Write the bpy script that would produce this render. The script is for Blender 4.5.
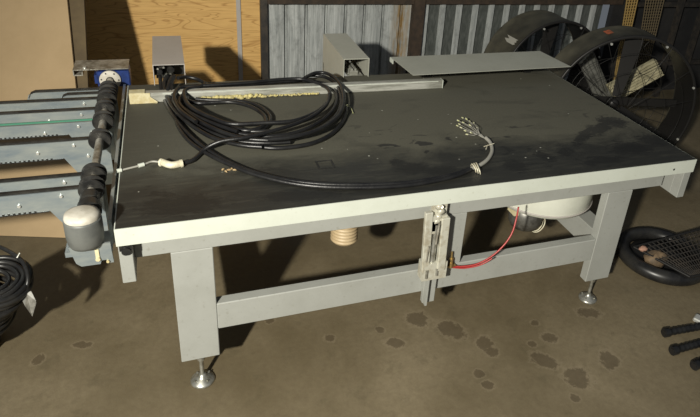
import bpy, math, random
from mathutils import Vector, Matrix
random.seed(7)
for o in list(bpy.data.objects): bpy.data.objects.remove(o)
scn = bpy.context.scene
col = scn.collection
PI = math.pi

# ------------------------------------------------------------------ camera
F, PX, PY = 597.44, 408.98, 142.26
YAW, PITCH, ROLL = .4070, .4438, .0962
CAM = Vector((.2416, -1.9918, 2.1756))
fwd = Vector((math.sin(YAW)*math.cos(PITCH), math.cos(YAW)*math.cos(PITCH), -math.sin(PITCH)))
rt0 = Vector((math.cos(YAW), -math.sin(YAW), 0)); up0 = rt0.cross(fwd)
RT = rt0*math.cos(ROLL) + up0*math.sin(ROLL); UP = up0*math.cos(ROLL) - rt0*math.sin(ROLL)
cd = bpy.data.cameras.new('camera'); cam = bpy.data.objects.new('camera', cd); col.objects.link(cam)
m = Matrix.Identity(4)
for i in range(3): m[i][0], m[i][1], m[i][2], m[i][3] = RT[i], UP[i], -fwd[i], CAM[i]
cam.matrix_world = m
cd.sensor_width = 36; cd.lens = F/700*36
cd.shift_x = (350-PX)/700; cd.shift_y = (PY-208.5)/700
cd.clip_start = .05
scn.camera = cam

# ------------------------------------------------------------------ world, lamps, exposure
wd = bpy.data.worlds.new('world'); scn.world = wd; wd.use_nodes = True
bg = wd.node_tree.nodes['Background']; bg.inputs[0].default_value = (.82, .9, 1, 1); bg.inputs[1].default_value = .12
def lamp(name, kind, loc, aim, energy, colr, size):
    l = bpy.data.lights.new(name, kind); l.energy = energy; l.color = colr
    if kind == 'SPOT': l.shadow_soft_size = size; l.spot_size = math.radians(74); l.spot_blend = 1
    elif kind == 'AREA': l.size = size
    o = bpy.data.objects.new(name, l); col.objects.link(o); o.location = loc
    o.rotation_euler = (Vector(aim)-Vector(loc)).to_track_quat('-Z', 'Y').to_euler(); return o
lamp('flood_light', 'SPOT', (-1.75, -3.4, 3.08), (1.5, 1.1, .5), 1720, (1, .96, .845), .10)
vs = scn.view_settings
vs.view_transform = 'Standard'; vs.look = 'None'; vs.gamma = 1; vs.use_curve_mapping = False; vs.exposure = .08

# ------------------------------------------------------------------ helpers
def on(x, y, z=None, Y=None, X=None):
    """point where the sight line of a photo pixel meets a real plane"""
    d = fwd + RT*((x-PX)/F) - UP*((y-PY)/F)
    if z is not None: t = (z-CAM.z)/d.z
    elif Y is not None: t = (Y-CAM.y)/d.y
    else: t = (X-CAM.x)/d.x
    return CAM + d*t

def tag(o, label=None, cat=None, group=None, kind=None):
    if label: o['label'] = label
    if cat: o['category'] = cat
    if group: o['group'] = group
    if kind: o['kind'] = kind
    return o
def empty(name, loc=(0, 0, 0), rz=0):
    o = bpy.data.objects.new(name, None); col.objects.link(o); o.location = loc; o.rotation_euler = (0, 0, rz)
    o.empty_display_size = .05; return o

def catmull(P, n=6, closed=False):
    P = [Vector(p) for p in P]; out = []; N = len(P)
    rng = range(N if closed else N-1)
    for i in rng:
        if closed: a, b, c, d = P[i-1], P[i], P[(i+1) % N], P[(i+2) % N]
        else: a, b, c, d = P[max(i-1, 0)], P[i], P[i+1], P[min(i+2, N-1)]
        for k in range(n):
            t = k/n
            out.append(.5*((2*b)+(c-a)*t+(2*a-5*b+4*c-d)*t*t+(3*b-a-3*c+d)*t**3))
    if not closed: out.append(P[-1])
    return out

class MB:
    def __init__(s): s.v = []; s.f = []; s.sm = []
    def add(s, V, Fs, smooth=False, M=None):
        b = len(s.v); s.v += [tuple((M @ Vector(v)) if M is not None else v) for v in V]
        for f in Fs: s.f.append([b+i for i in f]); s.sm.append(smooth)
        return s
    def box(s, a, b, M=None, bev=0):
        x0, y0, z0 = [min(p, q) for p, q in zip(a, b)]; x1, y1, z1 = [max(p, q) for p, q in zip(a, b)]
        if bev:
            # chamfered box: 24 vertices
            V = []; idx = {}
            for i, x in enumerate((x0, x1)):
                for j, y in enumerate((y0, y1)):
                    for k, z in enumerate((z0, z1)):
                        sx, sy, sz = (1-2*i)*bev, (1-2*j)*bev, (1-2*k)*bev
                        idx[i, j, k] = len(V)
                        V += [(x, y+sy, z+sz), (x+sx, y, z+sz), (x+sx, y+sy, z)]
            Fs = []
            for ax in range(3):
                for sd in (0, 1):
                    o = [0, 1, 2]; o.remove(ax); q = []
                    for (u, w) in ((0, 0), (1, 0), (1, 1), (0, 1)):
                        key = [0, 0, 0]; key[ax] = sd; key[o[0]] = u; key[o[1]] = w; q.append(idx[tuple(key)]+ax)
                    if (sd == 0) != (ax == 1): q.reverse()
                    Fs.append(q)
            for ax in range(3):      # edge strips along axis ax
                o = [0, 1, 2]; o.remove(ax)
                for u in (0, 1):
                    for w in (0, 1):
                        k0 = [0, 0, 0]; k0[o[0]] = u; k0[o[1]] = w; k1 = k0[:]; k1[ax] = 1
                        A, B = idx[tuple(k0)], idx[tuple(k1)]
                        Fs.append([A+o[0], B+o[0], B+o[1], A+o[1]])
            for k in idx: Fs.append([idx[k], idx[k]+1, idx[k]+2])
            return s.add(V, Fs, False, M)
        V = [(x0, y0, z0), (x1, y0, z0), (x1, y1, z0), (x0, y1, z0), (x0, y0, z1), (x1, y0, z1), (x1, y1, z1), (x0, y1, z1)]
        return s.add(V, [(0, 3, 2, 1), (4, 5, 6, 7), (0, 1, 5, 4), (1, 2, 6, 5), (2, 3, 7, 6), (3, 0, 4, 7)], False, M)
    def tube(s, P, r, n=10, closed=False, M=None, caps=True):
        P = [Vector(p) for p in P]; N = len(P); V = []; Fs = []
        R = r if isinstance(r, (list, tuple)) else [r]*N
        t0 = (P[1]-P[0]).normalized(); a = Vector((0, 0, 1)) if abs(t0.z) < .9 else Vector((1, 0, 0))
        nrm = (a - t0*a.dot(t0)).normalized()
        for i in range(N):
            if closed: t = (P[(i+1) % N]-P[i-1])
            else: t = P[min(i+1, N-1)]-P[max(i-1, 0)]
            t = t.normalized() if t.length > 1e-9 else t0
            nrm = (nrm - t*nrm.dot(t)); nrm = nrm.normalized() if nrm.length > 1e-6 else Vector((1, 0, 0)); bn = t.cross(nrm)
            for k in range(n):
                an = 2*PI*k/n; V.append(P[i]+nrm*math.cos(an)*R[i]+bn*math.sin(an)*R[i])
        for i in range(N if closed else N-1):
            j = (i+1) % N
            for k in range(n): Fs.append((i*n+k, i*n+(k+1) % n, j*n+(k+1) % n, j*n+k))
        s.add(V, Fs, True, M)
        if caps and not closed: s.add(V[:n], [tuple(range(n))[::-1]], False, M); s.add(V[-n:], [tuple(range(n))], False, M)
        return s
    def lathe(s, prof, n=32, M=None, smooth=True):
        """prof: (r, z) list turned about z"""
        V = []; Fs = []
        for r, z in prof:
            for k in range(n): an = 2*PI*k/n; V.append((r*math.cos(an), r*math.sin(an), z))
        for i in range(len(prof)-1):
            for k in range(n): Fs.append((i*n+k, i*n+(k+1) % n, (i+1)*n+(k+1) % n, (i+1)*n+k))
        return s.add(V, Fs, smooth, M)
    def cyl(s, a, b, r, n=20, M=None):
        return s.tube([a, b], r, n, False, M)
    def prism(s, poly, a, b, plane='xz', M=None):
        """poly in a plane, pushed from a to b along the third axis"""
        n = len(poly)
        def P(u, w, t): return {'xz': (u, t, w), 'xy': (u, w, t), 'yz': (t, u, w)}[plane]
        V = [P(u, w, a) for u, w in poly]+[P(u, w, b) for u, w in poly]
        Fs = [tuple(range(n)), tuple(range(2*n-1, n-1, -1))]+[(i, i+n, (i+1) % n+n, (i+1) % n) for i in range(n)]
        return s.add(V, Fs, False, M)
    def build(s, name, mat, parent=None, kind=None, fix=True, split=False):
        if split:                      # every loose piece becomes an object of its own
            par = list(range(len(s.v)))
            def find(i):
                while par[i] != i: par[i] = par[par[i]]; i = par[i]
                return i
            for f in s.f:
                for i in f[1:]: par[find(i)] = find(f[0])
            key = {}
            for i, v in enumerate(s.v): key.setdefault((round(v[0], 5), round(v[1], 5), round(v[2], 5)), i); par[find(i)] = find(key[round(v[0], 5), round(v[1], 5), round(v[2], 5)])
            comps = {}
            for f, sm in zip(s.f, s.sm): comps.setdefault(find(f[0]), []).append((f, sm))
            out = None
            for fs in comps.values():
                ids = sorted({i for f, _ in fs for i in f}); mp_ = {i: k for k, i in enumerate(ids)}; q = MB()
                q.v = [s.v[i] for i in ids]; q.f = [[mp_[i] for i in f] for f, _ in fs]; q.sm = [sm for _, sm in fs]
                out = q.build(name, mat, parent, kind, fix)
            return out
        me = bpy.data.meshes.new(name); me.from_pydata([tuple(v) for v in s.v], [], s.f)
        me.polygons.foreach_set('use_smooth', s.sm); me.materials.append(mat); me.update()
        if fix:
            import bmesh
            bm = bmesh.new(); bm.from_mesh(me); bmesh.ops.recalc_face_normals(bm, faces=bm.faces); bm.to_mesh(me); bm.free()
        o = bpy.data.objects.new(name, me); col.objects.link(o)
        if parent: o.parent = parent
        if kind: o['kind'] = kind
        return o
def aim(a, b):
    """matrix taking z axis onto a->b at a"""
    a = Vector(a); d = (Vector(b)-a).normalized(); return Matrix.Translation(a) @ d.to_track_quat('Z', 'Y').to_matrix().to_4x4()

# ------------------------------------------------------------------ materials
def mat(name, colr, rough=.6, metal=0, spec=.5, c2=None, scale=8, detail=5, bump=0, bscale=60, lo=.4, hi=.62, stretch=None, coat=0):
    M = bpy.data.materials.new(name); M.use_nodes = True; nt = M.node_tree; N = nt.nodes; L = nt.links
    p = N['Principled BSDF']; p.inputs['Roughness'].default_value = rough; p.inputs['Metallic'].default_value = metal
    p.inputs['Base Color'].default_value = (*colr, 1); p.inputs['Specular IOR Level'].default_value = spec
    p.inputs['Coat Weight'].default_value = coat
    tc = N.new('ShaderNodeTexCoord'); src = tc.outputs['Object']
    if stretch:
        mp = N.new('ShaderNodeMapping'); mp.inputs['Scale'].default_value = stretch; L.new(src, mp.inputs[0]); src = mp.outputs[0]
    if c2:
        no = N.new('ShaderNodeTexNoise'); no.inputs['Scale'].default_value = scale; no.inputs['Detail'].default_value = detail; no.inputs['Roughness'].default_value = .65
        L.new(src, no.inputs['Vector']); cr = N.new('ShaderNodeValToRGB')
        cr.color_ramp.elements[0].position = lo; cr.color_ramp.elements[1].position = hi
        cr.color_ramp.elements[0].color = (*colr, 1); cr.color_ramp.elements[1].color = (*c2, 1)
        L.new(no.outputs[0], cr.inputs[0]); L.new(cr.outputs[0], p.inputs['Base Color'])
    if bump:
        nb = N.new('ShaderNodeTexNoise'); nb.inputs['Scale'].default_value = bscale; nb.inputs['Detail'].default_value = 4
        L.new(src, nb.inputs['Vector']); b = N.new('ShaderNodeBump'); b.inputs['Strength'].default_value = bump; b.inputs['Distance'].default_value = .01
        L.new(nb.outputs[0], b.inputs['Height']); L.new(b.outputs[0], p.inputs['Normal'])
    return M
class G:
    """tiny node-graph writer"""
    def __init__(s, M): s.nt = M.node_tree; s.N = s.nt.nodes; s.L = s.nt.links; s.p = s.N['Principled BSDF']; s.tc = s.N.new('ShaderNodeTexCoord').outputs['Object']
    def set(s, i, v):
        if hasattr(v, 'is_output'): s.L.new(v, i)
        elif isinstance(v, tuple) and len(v) == 3 and i.type == 'RGBA': i.default_value = (*v, 1)
        else: i.default_value = v
    def map(s, scale=(1, 1, 1), rot=(0, 0, 0), loc=(0, 0, 0)):
        n = s.N.new('ShaderNodeMapping'); n.inputs['Scale'].default_value = scale; n.inputs['Rotation'].default_value = rot; n.inputs['Location'].default_value = loc
        s.L.new(s.tc, n.inputs[0]); return n.outputs[0]
    def noise(s, vec, scale, detail=4, rough=.6, dist=0):
        n = s.N.new('ShaderNodeTexNoise'); s.set(n.inputs['Vector'], vec); n.inputs['Scale'].default_value = scale; n.inputs['Detail'].default_value = detail
        n.inputs['Roughness'].default_value = rough; n.inputs['Distortion'].default_value = dist; return n.outputs[0]
    def vor(s, vec, scale, feat='F1', rnd=1):
        n = s.N.new('ShaderNodeTexVoronoi'); n.feature = feat; s.set(n.inputs['Vector'], vec); n.inputs['Scale'].default_value = scale; n.inputs['Randomness'].default_value = rnd
        return n.outputs['Distance']
    def ramp(s, x, a, b, lo=0., hi=1.):
        n = s.N.new('ShaderNodeMapRange'); n.clamp = True; s.set(n.inputs[0], x)
        for i, v in zip((1, 2, 3, 4), (a, b, lo, hi)): n.inputs[i].default_value = v
        return n.outputs[0]
    def mix(s, f, a, b, mode='MIX'):
        n = s.N.new('ShaderNodeMix'); n.data_type = 'RGBA'; n.blend_type = mode; s.set(n.inputs[0], f)
        s.set(n.inputs[6], (*a, 1) if isinstance(a, tuple) else a); s.set(n.inputs[7], (*b, 1) if isinstance(b, tuple) else b); return n.outputs[2]
    def math(s, op, a, b=0.):
        n = s.N.new('ShaderNodeMath'); n.operation = op; s.set(n.inputs[0], a); s.set(n.inputs[1], b); return n.outputs[0]
    def xyz(s):
        n = s.N.new('ShaderNodeSeparateXYZ'); s.L.new(s.tc, n.inputs[0]); return n.outputs
    def bump(s, h, strength=.3, dist=.01):
        b = s.N.new('ShaderNodeBump'); b.inputs['Strength'].default_value = strength; b.inputs['Distance'].default_value = dist
        s.L.new(h, b.inputs['Height']); s.L.new(b.outputs[0], s.p.inputs['Normal'])

# floor: brown oily concrete with blotches that have pale rims
m_floor = mat('floor_concrete', (.1, .08, .05), .62); g = G(m_floor)
big = g.noise(g.tc, 1.3, 5, .6, .4); fine = g.noise(g.tc, 34, 6, .7)
c = g.mix(g.ramp(big, .35, .68), (.128, .102, .058), (.215, .175, .108))
c = g.mix(g.ramp(fine, .35, .75, 0, .45), c, (.095, .07, .042))
wn = g.math('MULTIPLY', g.math('SUBTRACT', g.noise(g.tc, 22, 5, .75, .4), .5), 2.2)
dmin = None
for (sx, sy, srx, sry, rz_) in ((417.5, 319, 12, 8, 0), (451, 330, 16, 8, -.6), (395, 343, 11, 5, 0), (485, 343, 9, 7, -.5), (492, 352, 8, 5, -.4), (549, 337.5, 7.5, 5.5, 0), (544, 360.5, 14, 7, -.4), (577.5, 378, 14, 10, 0),
                            (610, 360.5, 10, 9, -.2), (589, 313, 12, 5, 0), (479, 374, 6, 5, -.4), (535, 323, 4.5, 3, 0), (532, 344, 5, 3.5, 0), (488, 385, 7, 5, -.4), (575, 398, 6, 4, 0), (380, 330, 5, 3, 0), (82, 345, 9, 4, 0), (38, 360, 6, 5, 0), (330, 338, 6, 4, 0), (270, 320, 5, 4, 0)):
    c0_ = on(sx, sy, z=0); ra = (on(sx+srx, sy, z=0)-c0_).length; rb = (on(sx, sy+sry, z=0)-c0_).length
    mp_ = g.N.new('ShaderNodeMapping'); mp_.vector_type = 'TEXTURE'; mp_.inputs['Location'].default_value = (c0_.x, c0_.y, 0); mp_.inputs['Rotation'].default_value = (0, 0, rz_-.35); mp_.inputs['Scale'].default_value = (ra, rb, 1)
    g.L.new(g.tc, mp_.inputs[0]); ln = g.N.new('ShaderNodeVectorMath'); ln.operation = 'LENGTH'; g.L.new(mp_.outputs[0], ln.inputs[0])
    dmin = ln.outputs['Value'] if dmin is None else g.math('MINIMUM', dmin, ln.outputs['Value'])
dd = g.math('ADD', dmin, wn)
core = g.ramp(dd, 1.0, .8); rim = g.math('MULTIPLY', g.ramp(dd, .8, .98), g.ramp(dd, 1.3, 1.02))
sp2 = g.ramp(g.noise(g.map(loc=(2, 5, 0)), 7, 5, .7), .56, .66)
c = g.mix(g.math('MULTIPLY', sp2, .35), c, (.085, .07, .04))
c = g.mix(g.math('MULTIPLY', core, .6), c, (.075, .055, .032)); c = g.mix(g.math('MULTIPLY', rim, .26), c, (.3, .245, .165))
g.set(g.p.inputs['Base Color'], c); g.set(g.p.inputs['Roughness'], g.ramp(big, .3, .7, .45, .75)); g.bump(fine, .25, .006)

H_ = .9
# table top: black rubber mat, dusty in the middle, oily near the edges
m_top = mat('black_rubber_top', (.02, .02, .018), .5); g = G(m_top); x = g.xyz()
n1 = g.noise(g.map((1.2, 2.4, 1)), 2.2, 6, .65, .6); n2 = g.noise(g.map((2, 14, 1), (0, 0, .3)), 3, 6, .7); n3 = g.noise(g.tc, 90, 3)
dust = g.math('ADD', g.ramp(x[1], .02, .52, -.55, .42), g.ramp(n1, .3, .72, -.12, .42))
dust = g.math('MULTIPLY', g.ramp(dust, 0, .5), g.ramp(x[0], .0, .35, .45, 1))
c = g.mix(dust, (.024, .024, .021), (.098, .094, .069))
c = g.mix(g.ramp(n2, .5, .75, 0, .35), c, (.11, .105, .08))
c = g.mix(g.ramp(n3, .4, .8, 0, .25), c, (.02, .02, .018))
hand = g.math('MULTIPLY', g.ramp(g.noise(g.map((1, 2.2, 1), (0, 0, .5)), 6, 3, .55, 1.2), .62, .66), g.ramp(g.noise(g.map(loc=(5, 2, 0)), 1.5, 1), .5, .56))
c = g.mix(g.math('MULTIPLY', g.math('MULTIPLY', hand, g.ramp(x[1], .85, .45)), .85), c, (.014, .014, .013))
dm = None
wn = g.math('MULTIPLY', g.math('SUBTRACT', g.noise(g.map((1, 2.5, 1), (0, 0, .6)), 20, 5, .75, 1.5), .5), 3.4)
for (sx, sy, srx, sry, rz_) in ((412, 168, 17, 6, 0), (398, 163, 8, 4, .2), (440, 171, 18, 4, 0), (515, 166, 12, 6, .2), (546, 157, 8, 6, .3), (585, 135, 26, 2.5, .75), (600, 128, 26, 3, .6), (612, 122, 14, 5, .2), (565, 152, 10, 3, .5), (630, 148, 22, 5, .1), (605, 160, 20, 3, .1), (655, 140, 18, 5, 0), (300, 196, 40, 5, 0), (180, 205, 40, 10, 0)):
    c0_ = on(sx, sy, z=H_); ra = (on(sx+srx, sy, z=H_)-c0_).length; rb = (on(sx, sy+sry, z=H_)-c0_).length
    mp_ = g.N.new('ShaderNodeMapping'); mp_.vector_type = 'TEXTURE'; mp_.inputs['Location'].default_value = (c0_.x, c0_.y, H_); mp_.inputs['Rotation'].default_value = (0, 0, rz_-.1); mp_.inputs['Scale'].default_value = (ra, rb, 1)
    g.L.new(g.tc, mp_.inputs[0]); ln = g.N.new('ShaderNodeVectorMath'); ln.operation = 'LENGTH'; g.L.new(mp_.outputs[0], ln.inputs[0])
    dm = ln.outputs['Value'] if dm is None else g.math('MINIMUM', dm, ln.outputs['Value'])
c = g.mix(g.ramp(g.math('ADD', dm, wn), 1.15, .85, 0, .85), c, (.013, .013, .012))
spk = g.math('MULTIPLY', g.ramp(g.vor(g.tc, 14), .075, .05), g.ramp(g.noise(g.tc, 5, 1), .52, .56))
c = g.mix(spk, c, (.42, .42, .36))
g.set(g.p.inputs['Base Color'], c); g.set(g.p.inputs['Roughness'], g.ramp(dust, 0, 1, .42, .85)); g.bump(n2, .15, .004)

def paint(name, a, b, rough=.5):
    M = mat(name, a, rough); g = G(M); n = g.noise(g.tc, 5, 6, .7); d = g.noise(g.map((1, 1, 1), (0, 0, 0)), 55, 3)
    c = g.mix(g.ramp(n, .4, .72, 0, .7), a, b); c = g.mix(g.ramp(d, .62, .75, 0, .35), c, (b[0]*.55, b[1]*.5, b[2]*.4))
    g.set(g.p.inputs['Base Color'], c); g.bump(g.noise(g.tc, 120, 2), .06, .003); return M
m_apron = paint('cream_white_paint', (.60, .63, .56), (.52, .545, .47))
m_frame = paint('light_grey_paint', (.335, .342, .318), (.28, .285, .26))
m_cover = paint('warm_grey_paint', (.43, .40, .37), (.38, .35, .32))
m_cover2 = paint('pale_grey_paint', (.42, .42, .36), (.36, .36, .30))
m_plate = paint('pale_sheet_paint', (.40, .405, .35), (.34, .345, .29))
m_black = mat('black_rubber', (.012, .012, .012), .38, c2=(.03, .029, .026), scale=20)
m_cable = mat('black_cable_sheath', (.008, .008, .009), .36, c2=(.016, .016, .016), scale=14, bump=.1)
m_steel = mat('worn_steel', (.46, .44, .38), .38, .45, c2=(.2, .18, .14), scale=25)
m_zinc = mat('zinc_plated_steel', (.5, .5, .46), .35, .75, c2=(.3, .29, .24), scale=30)
m_alu = mat('dusty_aluminium', (.46, .50, .48), .36, .6, c2=(.26, .32, .37), scale=5, lo=.35, hi=.7, stretch=(1, 1, 3))
m_bar = mat('aluminium_extrusion', (.52, .52, .47), .45, .3, c2=(.27, .27, .23), scale=12, stretch=(.4, 3, 3))
m_green = mat('green_glass_edge', (.07, .22, .15), .3, 0)
m_card = mat('tan_board', (.40, .285, .155), .75, c2=(.36, .255, .135), scale=3, bump=.05)
m_cardside = mat('dark_olive_board_edge', (.12, .085, .04), .8, c2=(.085, .06, .03), scale=6)
m_brown = mat('rusty_brown_steel', (.035, .025, .018), .75, .1, c2=(.06, .04, .026), scale=14)
m_darkpost = mat('dark_steel_post', (.03, .028, .026), .6, .2, c2=(.06, .05, .04), scale=14)
m_grey_motor = mat('grey_cast_housing', (.135, .14, .13), .5, .1, c2=(.10, .105, .1), scale=14)
m_cap = mat('dusty_white_cap', (.56, .53, .46), .5, c2=(.42, .39, .32), scale=14)
m_blue = mat('blue_enamel', (.02, .045, .19), .35, c2=(.015, .03, .11), scale=20)
m_dirty = mat('oily_cream_metal', (.56, .55, .47), .4, .2, c2=(.33, .28, .19), scale=26, lo=.45, hi=.75)
m_brass = mat('brass', (.5, .36, .15), .35, .8)
m_red = mat('red_air_hose', (.36, .03, .028), .35)
m_hose = mat('tan_ribbed_hose', (.50, .39, .24), .5, c2=(.40, .30, .17), scale=8)
m_white = mat('glossy_cream_enamel', (.62, .63, .55), .3, c2=(.55, .56, .48), scale=4)
m_tape = mat('yellowed_tape', (.62, .56, .36), .6, c2=(.5, .42, .22), scale=30)
m_foam = mat('crumbly_yellow_glue', (.62, .54, .22), .8, c2=(.36, .31, .16), scale=60, bump=.6, bscale=90)
m_conn = mat('cream_plastic', (.70, .67, .52), .4, c2=(.56, .5, .36), scale=30)
m_sleeve = mat('grey_cable_sleeve', (.34, .33, .29), .5)
m_wire = mat('pale_wire', (.62, .6, .45), .45, c2=(.5, .52, .2), scale=50)
m_fan = mat('dusty_black_drum', (.035, .033, .025), .5, .1, c2=(.095, .088, .062), scale=5, lo=.35, hi=.7)
m_fandark = mat('black_fan_metal', (.018, .017, .016), .45, .2)
m_bolt = mat('bright_bolt', (.75, .75, .7), .3, .6)
m_orange = mat('faded_orange_sticker', (.55, .12, .045), .6, c2=(.2, .08, .04), scale=60)
m_filter = mat('dusty_tan_pleats', (.42, .38, .24), .7, c2=(.24, .215, .13), scale=10)
m_flute = mat('fluted_galvanised', (.30, .30, .27), .4, .5, c2=(.18, .18, .16), scale=10)
m_mesh_y = mat('yellow_plastic_mesh', (.33, .22, .07), .6)
m_mesh_g = mat('dull_brown_mesh', (.13, .10, .055), .6)
m_darkwall = mat('black_board', (.016, .016, .017), .7, c2=(.03, .029, .028), scale=3)
m_foil = mat('crumpled_grey_foil', (.55, .54, .5), .3, .6, c2=(.3, .29, .26), scale=24)
m_tyre = mat('glossy_black_rubber', (.010, .010, .011), .36, c2=(.025, .024, .022), scale=9)
m_rust = mat('dull_rusty_lump', (.19, .13, .075), .7, c2=(.08, .06, .04), scale=12)
m_pink = mat('pinkish_rag', (.42, .24, .17), .8)
m_motor = mat('dull_motor_metal', (.17, .165, .15), .4, .5, c2=(.08, .075, .065), scale=20)
m_leaf = mat('cream_rubble', (.5, .38, .2), .8, c2=(.3, .2, .1), scale=80)

# plywood with flame grain
m_ply = mat('plywood', (.5, .3, .09), .6); g = G(m_ply)
w1 = g.noise(g.map((.8, 1, 5.0)), 1.5, 2, .5, .5)
band = g.math('FRACT', g.math('MULTIPLY', w1, 17.)); band = g.math('ABSOLUTE', g.math('SUBTRACT', band, .5))
fine = g.noise(g.map((1.2, 1, 16)), 4, 4, .6)
c = g.mix(g.ramp(band, .0, .17, .8, 0), (.68, .42, .145), (.38, .19, .05))
c = g.mix(g.ramp(fine, .4, .8, 0, .5), c, (.36, .19, .05)); c = g.mix(g.ramp(g.noise(g.tc, 1.6, 3), .45, .75, 0, .45), c, (.68, .43, .16))
g.set(g.p.inputs['Base Color'], c)

# weathered galvanised cladding
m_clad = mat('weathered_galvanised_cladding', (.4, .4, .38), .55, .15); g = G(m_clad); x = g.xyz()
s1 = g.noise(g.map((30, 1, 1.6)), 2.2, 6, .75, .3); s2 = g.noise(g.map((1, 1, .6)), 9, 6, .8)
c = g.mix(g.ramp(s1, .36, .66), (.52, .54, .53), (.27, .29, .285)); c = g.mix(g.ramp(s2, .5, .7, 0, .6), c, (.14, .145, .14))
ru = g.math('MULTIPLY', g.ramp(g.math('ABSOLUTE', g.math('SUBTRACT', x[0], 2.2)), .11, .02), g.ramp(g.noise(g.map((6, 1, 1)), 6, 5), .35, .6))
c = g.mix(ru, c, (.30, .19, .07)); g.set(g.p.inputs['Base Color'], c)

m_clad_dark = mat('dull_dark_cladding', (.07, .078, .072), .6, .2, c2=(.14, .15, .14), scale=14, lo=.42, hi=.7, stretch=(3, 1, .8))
def S(name, mb, mt): return mb.build(name, mt, kind='structure')

# ------------------------------------------------------------------ the setting
S('floor', MB().box((-6, -6.5, -.1), (9, 3.4, 0)), m_floor)
WY = 3.0
S('wall_plywood', MB().box((-2.2, WY, 0), (.765, WY+.02, 3)).box((.785, WY, 0), (.945, WY+.02, 3)).box((-2.2, WY+.021, 0), (.945, WY+.03, 3)), m_ply)
S('trim_1', MB().box((.758, WY-.012, 0), (.792, WY, 3)), m_cover)            # cover strip on the plywood joint
S('trim_2', MB().box((.945, WY-.05, 0), (1.0, WY+.04, 3)), m_darkpost)       # post between plywood and cladding
S('trim_3', MB().box((1.0, WY-.07, 1.0), (4.6, WY-.01, 1.14)), m_brown)      # wall girt
S('trim_4', MB().box((2.285, WY-.09, 0), (2.385, WY-.01, 3)), m_brown)       # brown wall post
def sheet(name, x0, x1, shape, pitch, mt):
    prof = []; X = x0
    while X < x1:
        prof += [(X+a, b) for a, b in shape]; X += pitch
    V = [(a, WY+b, 0) for a, b in prof]+[(a, WY+b, 3) for a, b in prof]; n = len(prof)
    return S(name, MB().add(V, [(i, i+1, i+1+n, i+n) for i in range(n-1)]), mt)
sheet('wall_back', 1.002, 2.28, [(0, 0), (.08, -.006), (.143, 0), (.147, .035), (.168, .035), (.1725, 0)], .1725, m_clad)
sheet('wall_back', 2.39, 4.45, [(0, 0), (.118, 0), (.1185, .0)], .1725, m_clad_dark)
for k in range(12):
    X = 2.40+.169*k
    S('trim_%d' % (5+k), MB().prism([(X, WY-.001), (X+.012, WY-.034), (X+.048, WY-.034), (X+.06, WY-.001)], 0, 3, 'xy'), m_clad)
S('wall_right', MB().box((4.52, WY-.03, 0), (8.6, WY+.03, 3)).box((8.5, -3, 0), (8.6, 3, 3)), m_darkwall)

# big tan board leaning on the plywood at the left, a darker one behind it
def on_plane(x, y, p0, nr):
    d = fwd + RT*((x-PX)/F) - UP*((y-PY)/F); return CAM + d*((p0-CAM).dot(nr)/d.dot(nr))
pa, pb, pc_ = Vector((-.45, 1.384, .003)), Vector((-.767, 1.482, .003)), on(67, 0, Y=2.2)
nr = (pa-pb).cross(pc_-pb).normalized()
if nr.y > 0: nr = -nr
def lean(name, label, edge, shift, mt, wid, hgt):
    p0 = pa - nr*shift
    e0, e1 = on_plane(*edge[0], p0, nr), on_plane(*edge[1], p0, nr); d = (e0-e1).normalized()
    bot = e1 - d*((e1.z-.003)/d.z); hz = (pb-pa).normalized()
    q = [bot, bot+hz*wid, bot+hz*wid+d*hgt, bot+d*hgt]; V = q+[v-nr*.018 for v in q]
    V = [Vector((v.x, v.y, max(v.z, .001))) for v in V]
    o = MB().add(V, [(0, 1, 2, 3), (7, 6, 5, 4), (0, 4, 5, 1), (1, 5, 6, 2), (2, 6, 7, 3), (3, 7, 4, 0)]).build(name, mt); tag(o, label, 'board')
lean('leaning_board', 'large plain tan board leaning at the far left behind the conveyor arms', ((67, 0), (75.7, 87)), 0, m_card, 1.4, 2.0)
lean('leaning_board', 'dark olive board leaning just behind the large tan board, its edge showing', ((84, 0), (87, 66)), .03, m_cardside, 1.3, 1.95)

# ------------------------------------------------------------------ the table
L, D, H = 2.7236, 1.4533, .9
T = empty('machine_table', (0, 0, 0))
tag(T, 'long grey steel machine table with a black rubber top and adjustable feet', 'table')
MB().box((.004, .004, .862), (L-.004, D-.004, H)).build('table_top', m_top, T)
a = MB().box((0, 0, .826), (L, .0035, .8985)).box((0, .0035, .826), (L, .022, .830))
a.build('front_apron', m_apron, T)
MB().box((L-.0035, .0036, .826), (L, D, .8985)).build('end_apron', m_apron, T)
MB().box((0, .0036, .826), (.0035, D, .8985)).build('end_apron', m_apron, T)
MB().box((.0036, D-.0035, .826), (L-.0036, D, .8985)).build('back_apron', m_apron, T)
for y0 in (.059, D-.11):
    MB().box((.05, y0, .724), (2.60, y0+.051, .8615), bev=.003).build('upper_rail', m_frame, T)
    MB().box((.331, y0, .303), (2.257, y0+.051, .438), bev=.004).build('lower_rail', m_frame, T)
    for x0 in (.175, 2.257):
        MB().box((x0, y0-.0005, .156), (x0+.156, y0+.0515, .7235), bev=.003).build('leg', m_frame, T)
        f = MB(); cx, cy = x0+.078, y0+.03
        f.lathe([(.001, .0), (.052, .0), (.052, .006), (.046, .012), (.026, .024), (.016, .032), (.014, .04), (.001, .04)], 32, Matrix.Translation((cx, cy, .0)))
        for k in range(4): f.cyl((cx+.036*math.cos(k*PI/2+.6), cy+.036*math.sin(k*PI/2+.6), .014), (cx+.036*math.cos(k*PI/2+.6), cy+.036*math.sin(k*PI/2+.6), .024), .004, 8)
        lf = f.build('levelling_foot', m_zinc, T)
        MB().tube([(cx, cy, .041), (cx, cy, .17)], .009, 14).tube([(cx, cy, .125), (cx, cy, .14)], .017, 6).build('threaded_rod', m_zinc, lf)
for x0 in (.19, 2.30):
    MB().box((x0, .1105, .303), (x0+.11, D-.1105, .438), bev=.003).build('cross_rail', m_frame, T)
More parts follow.
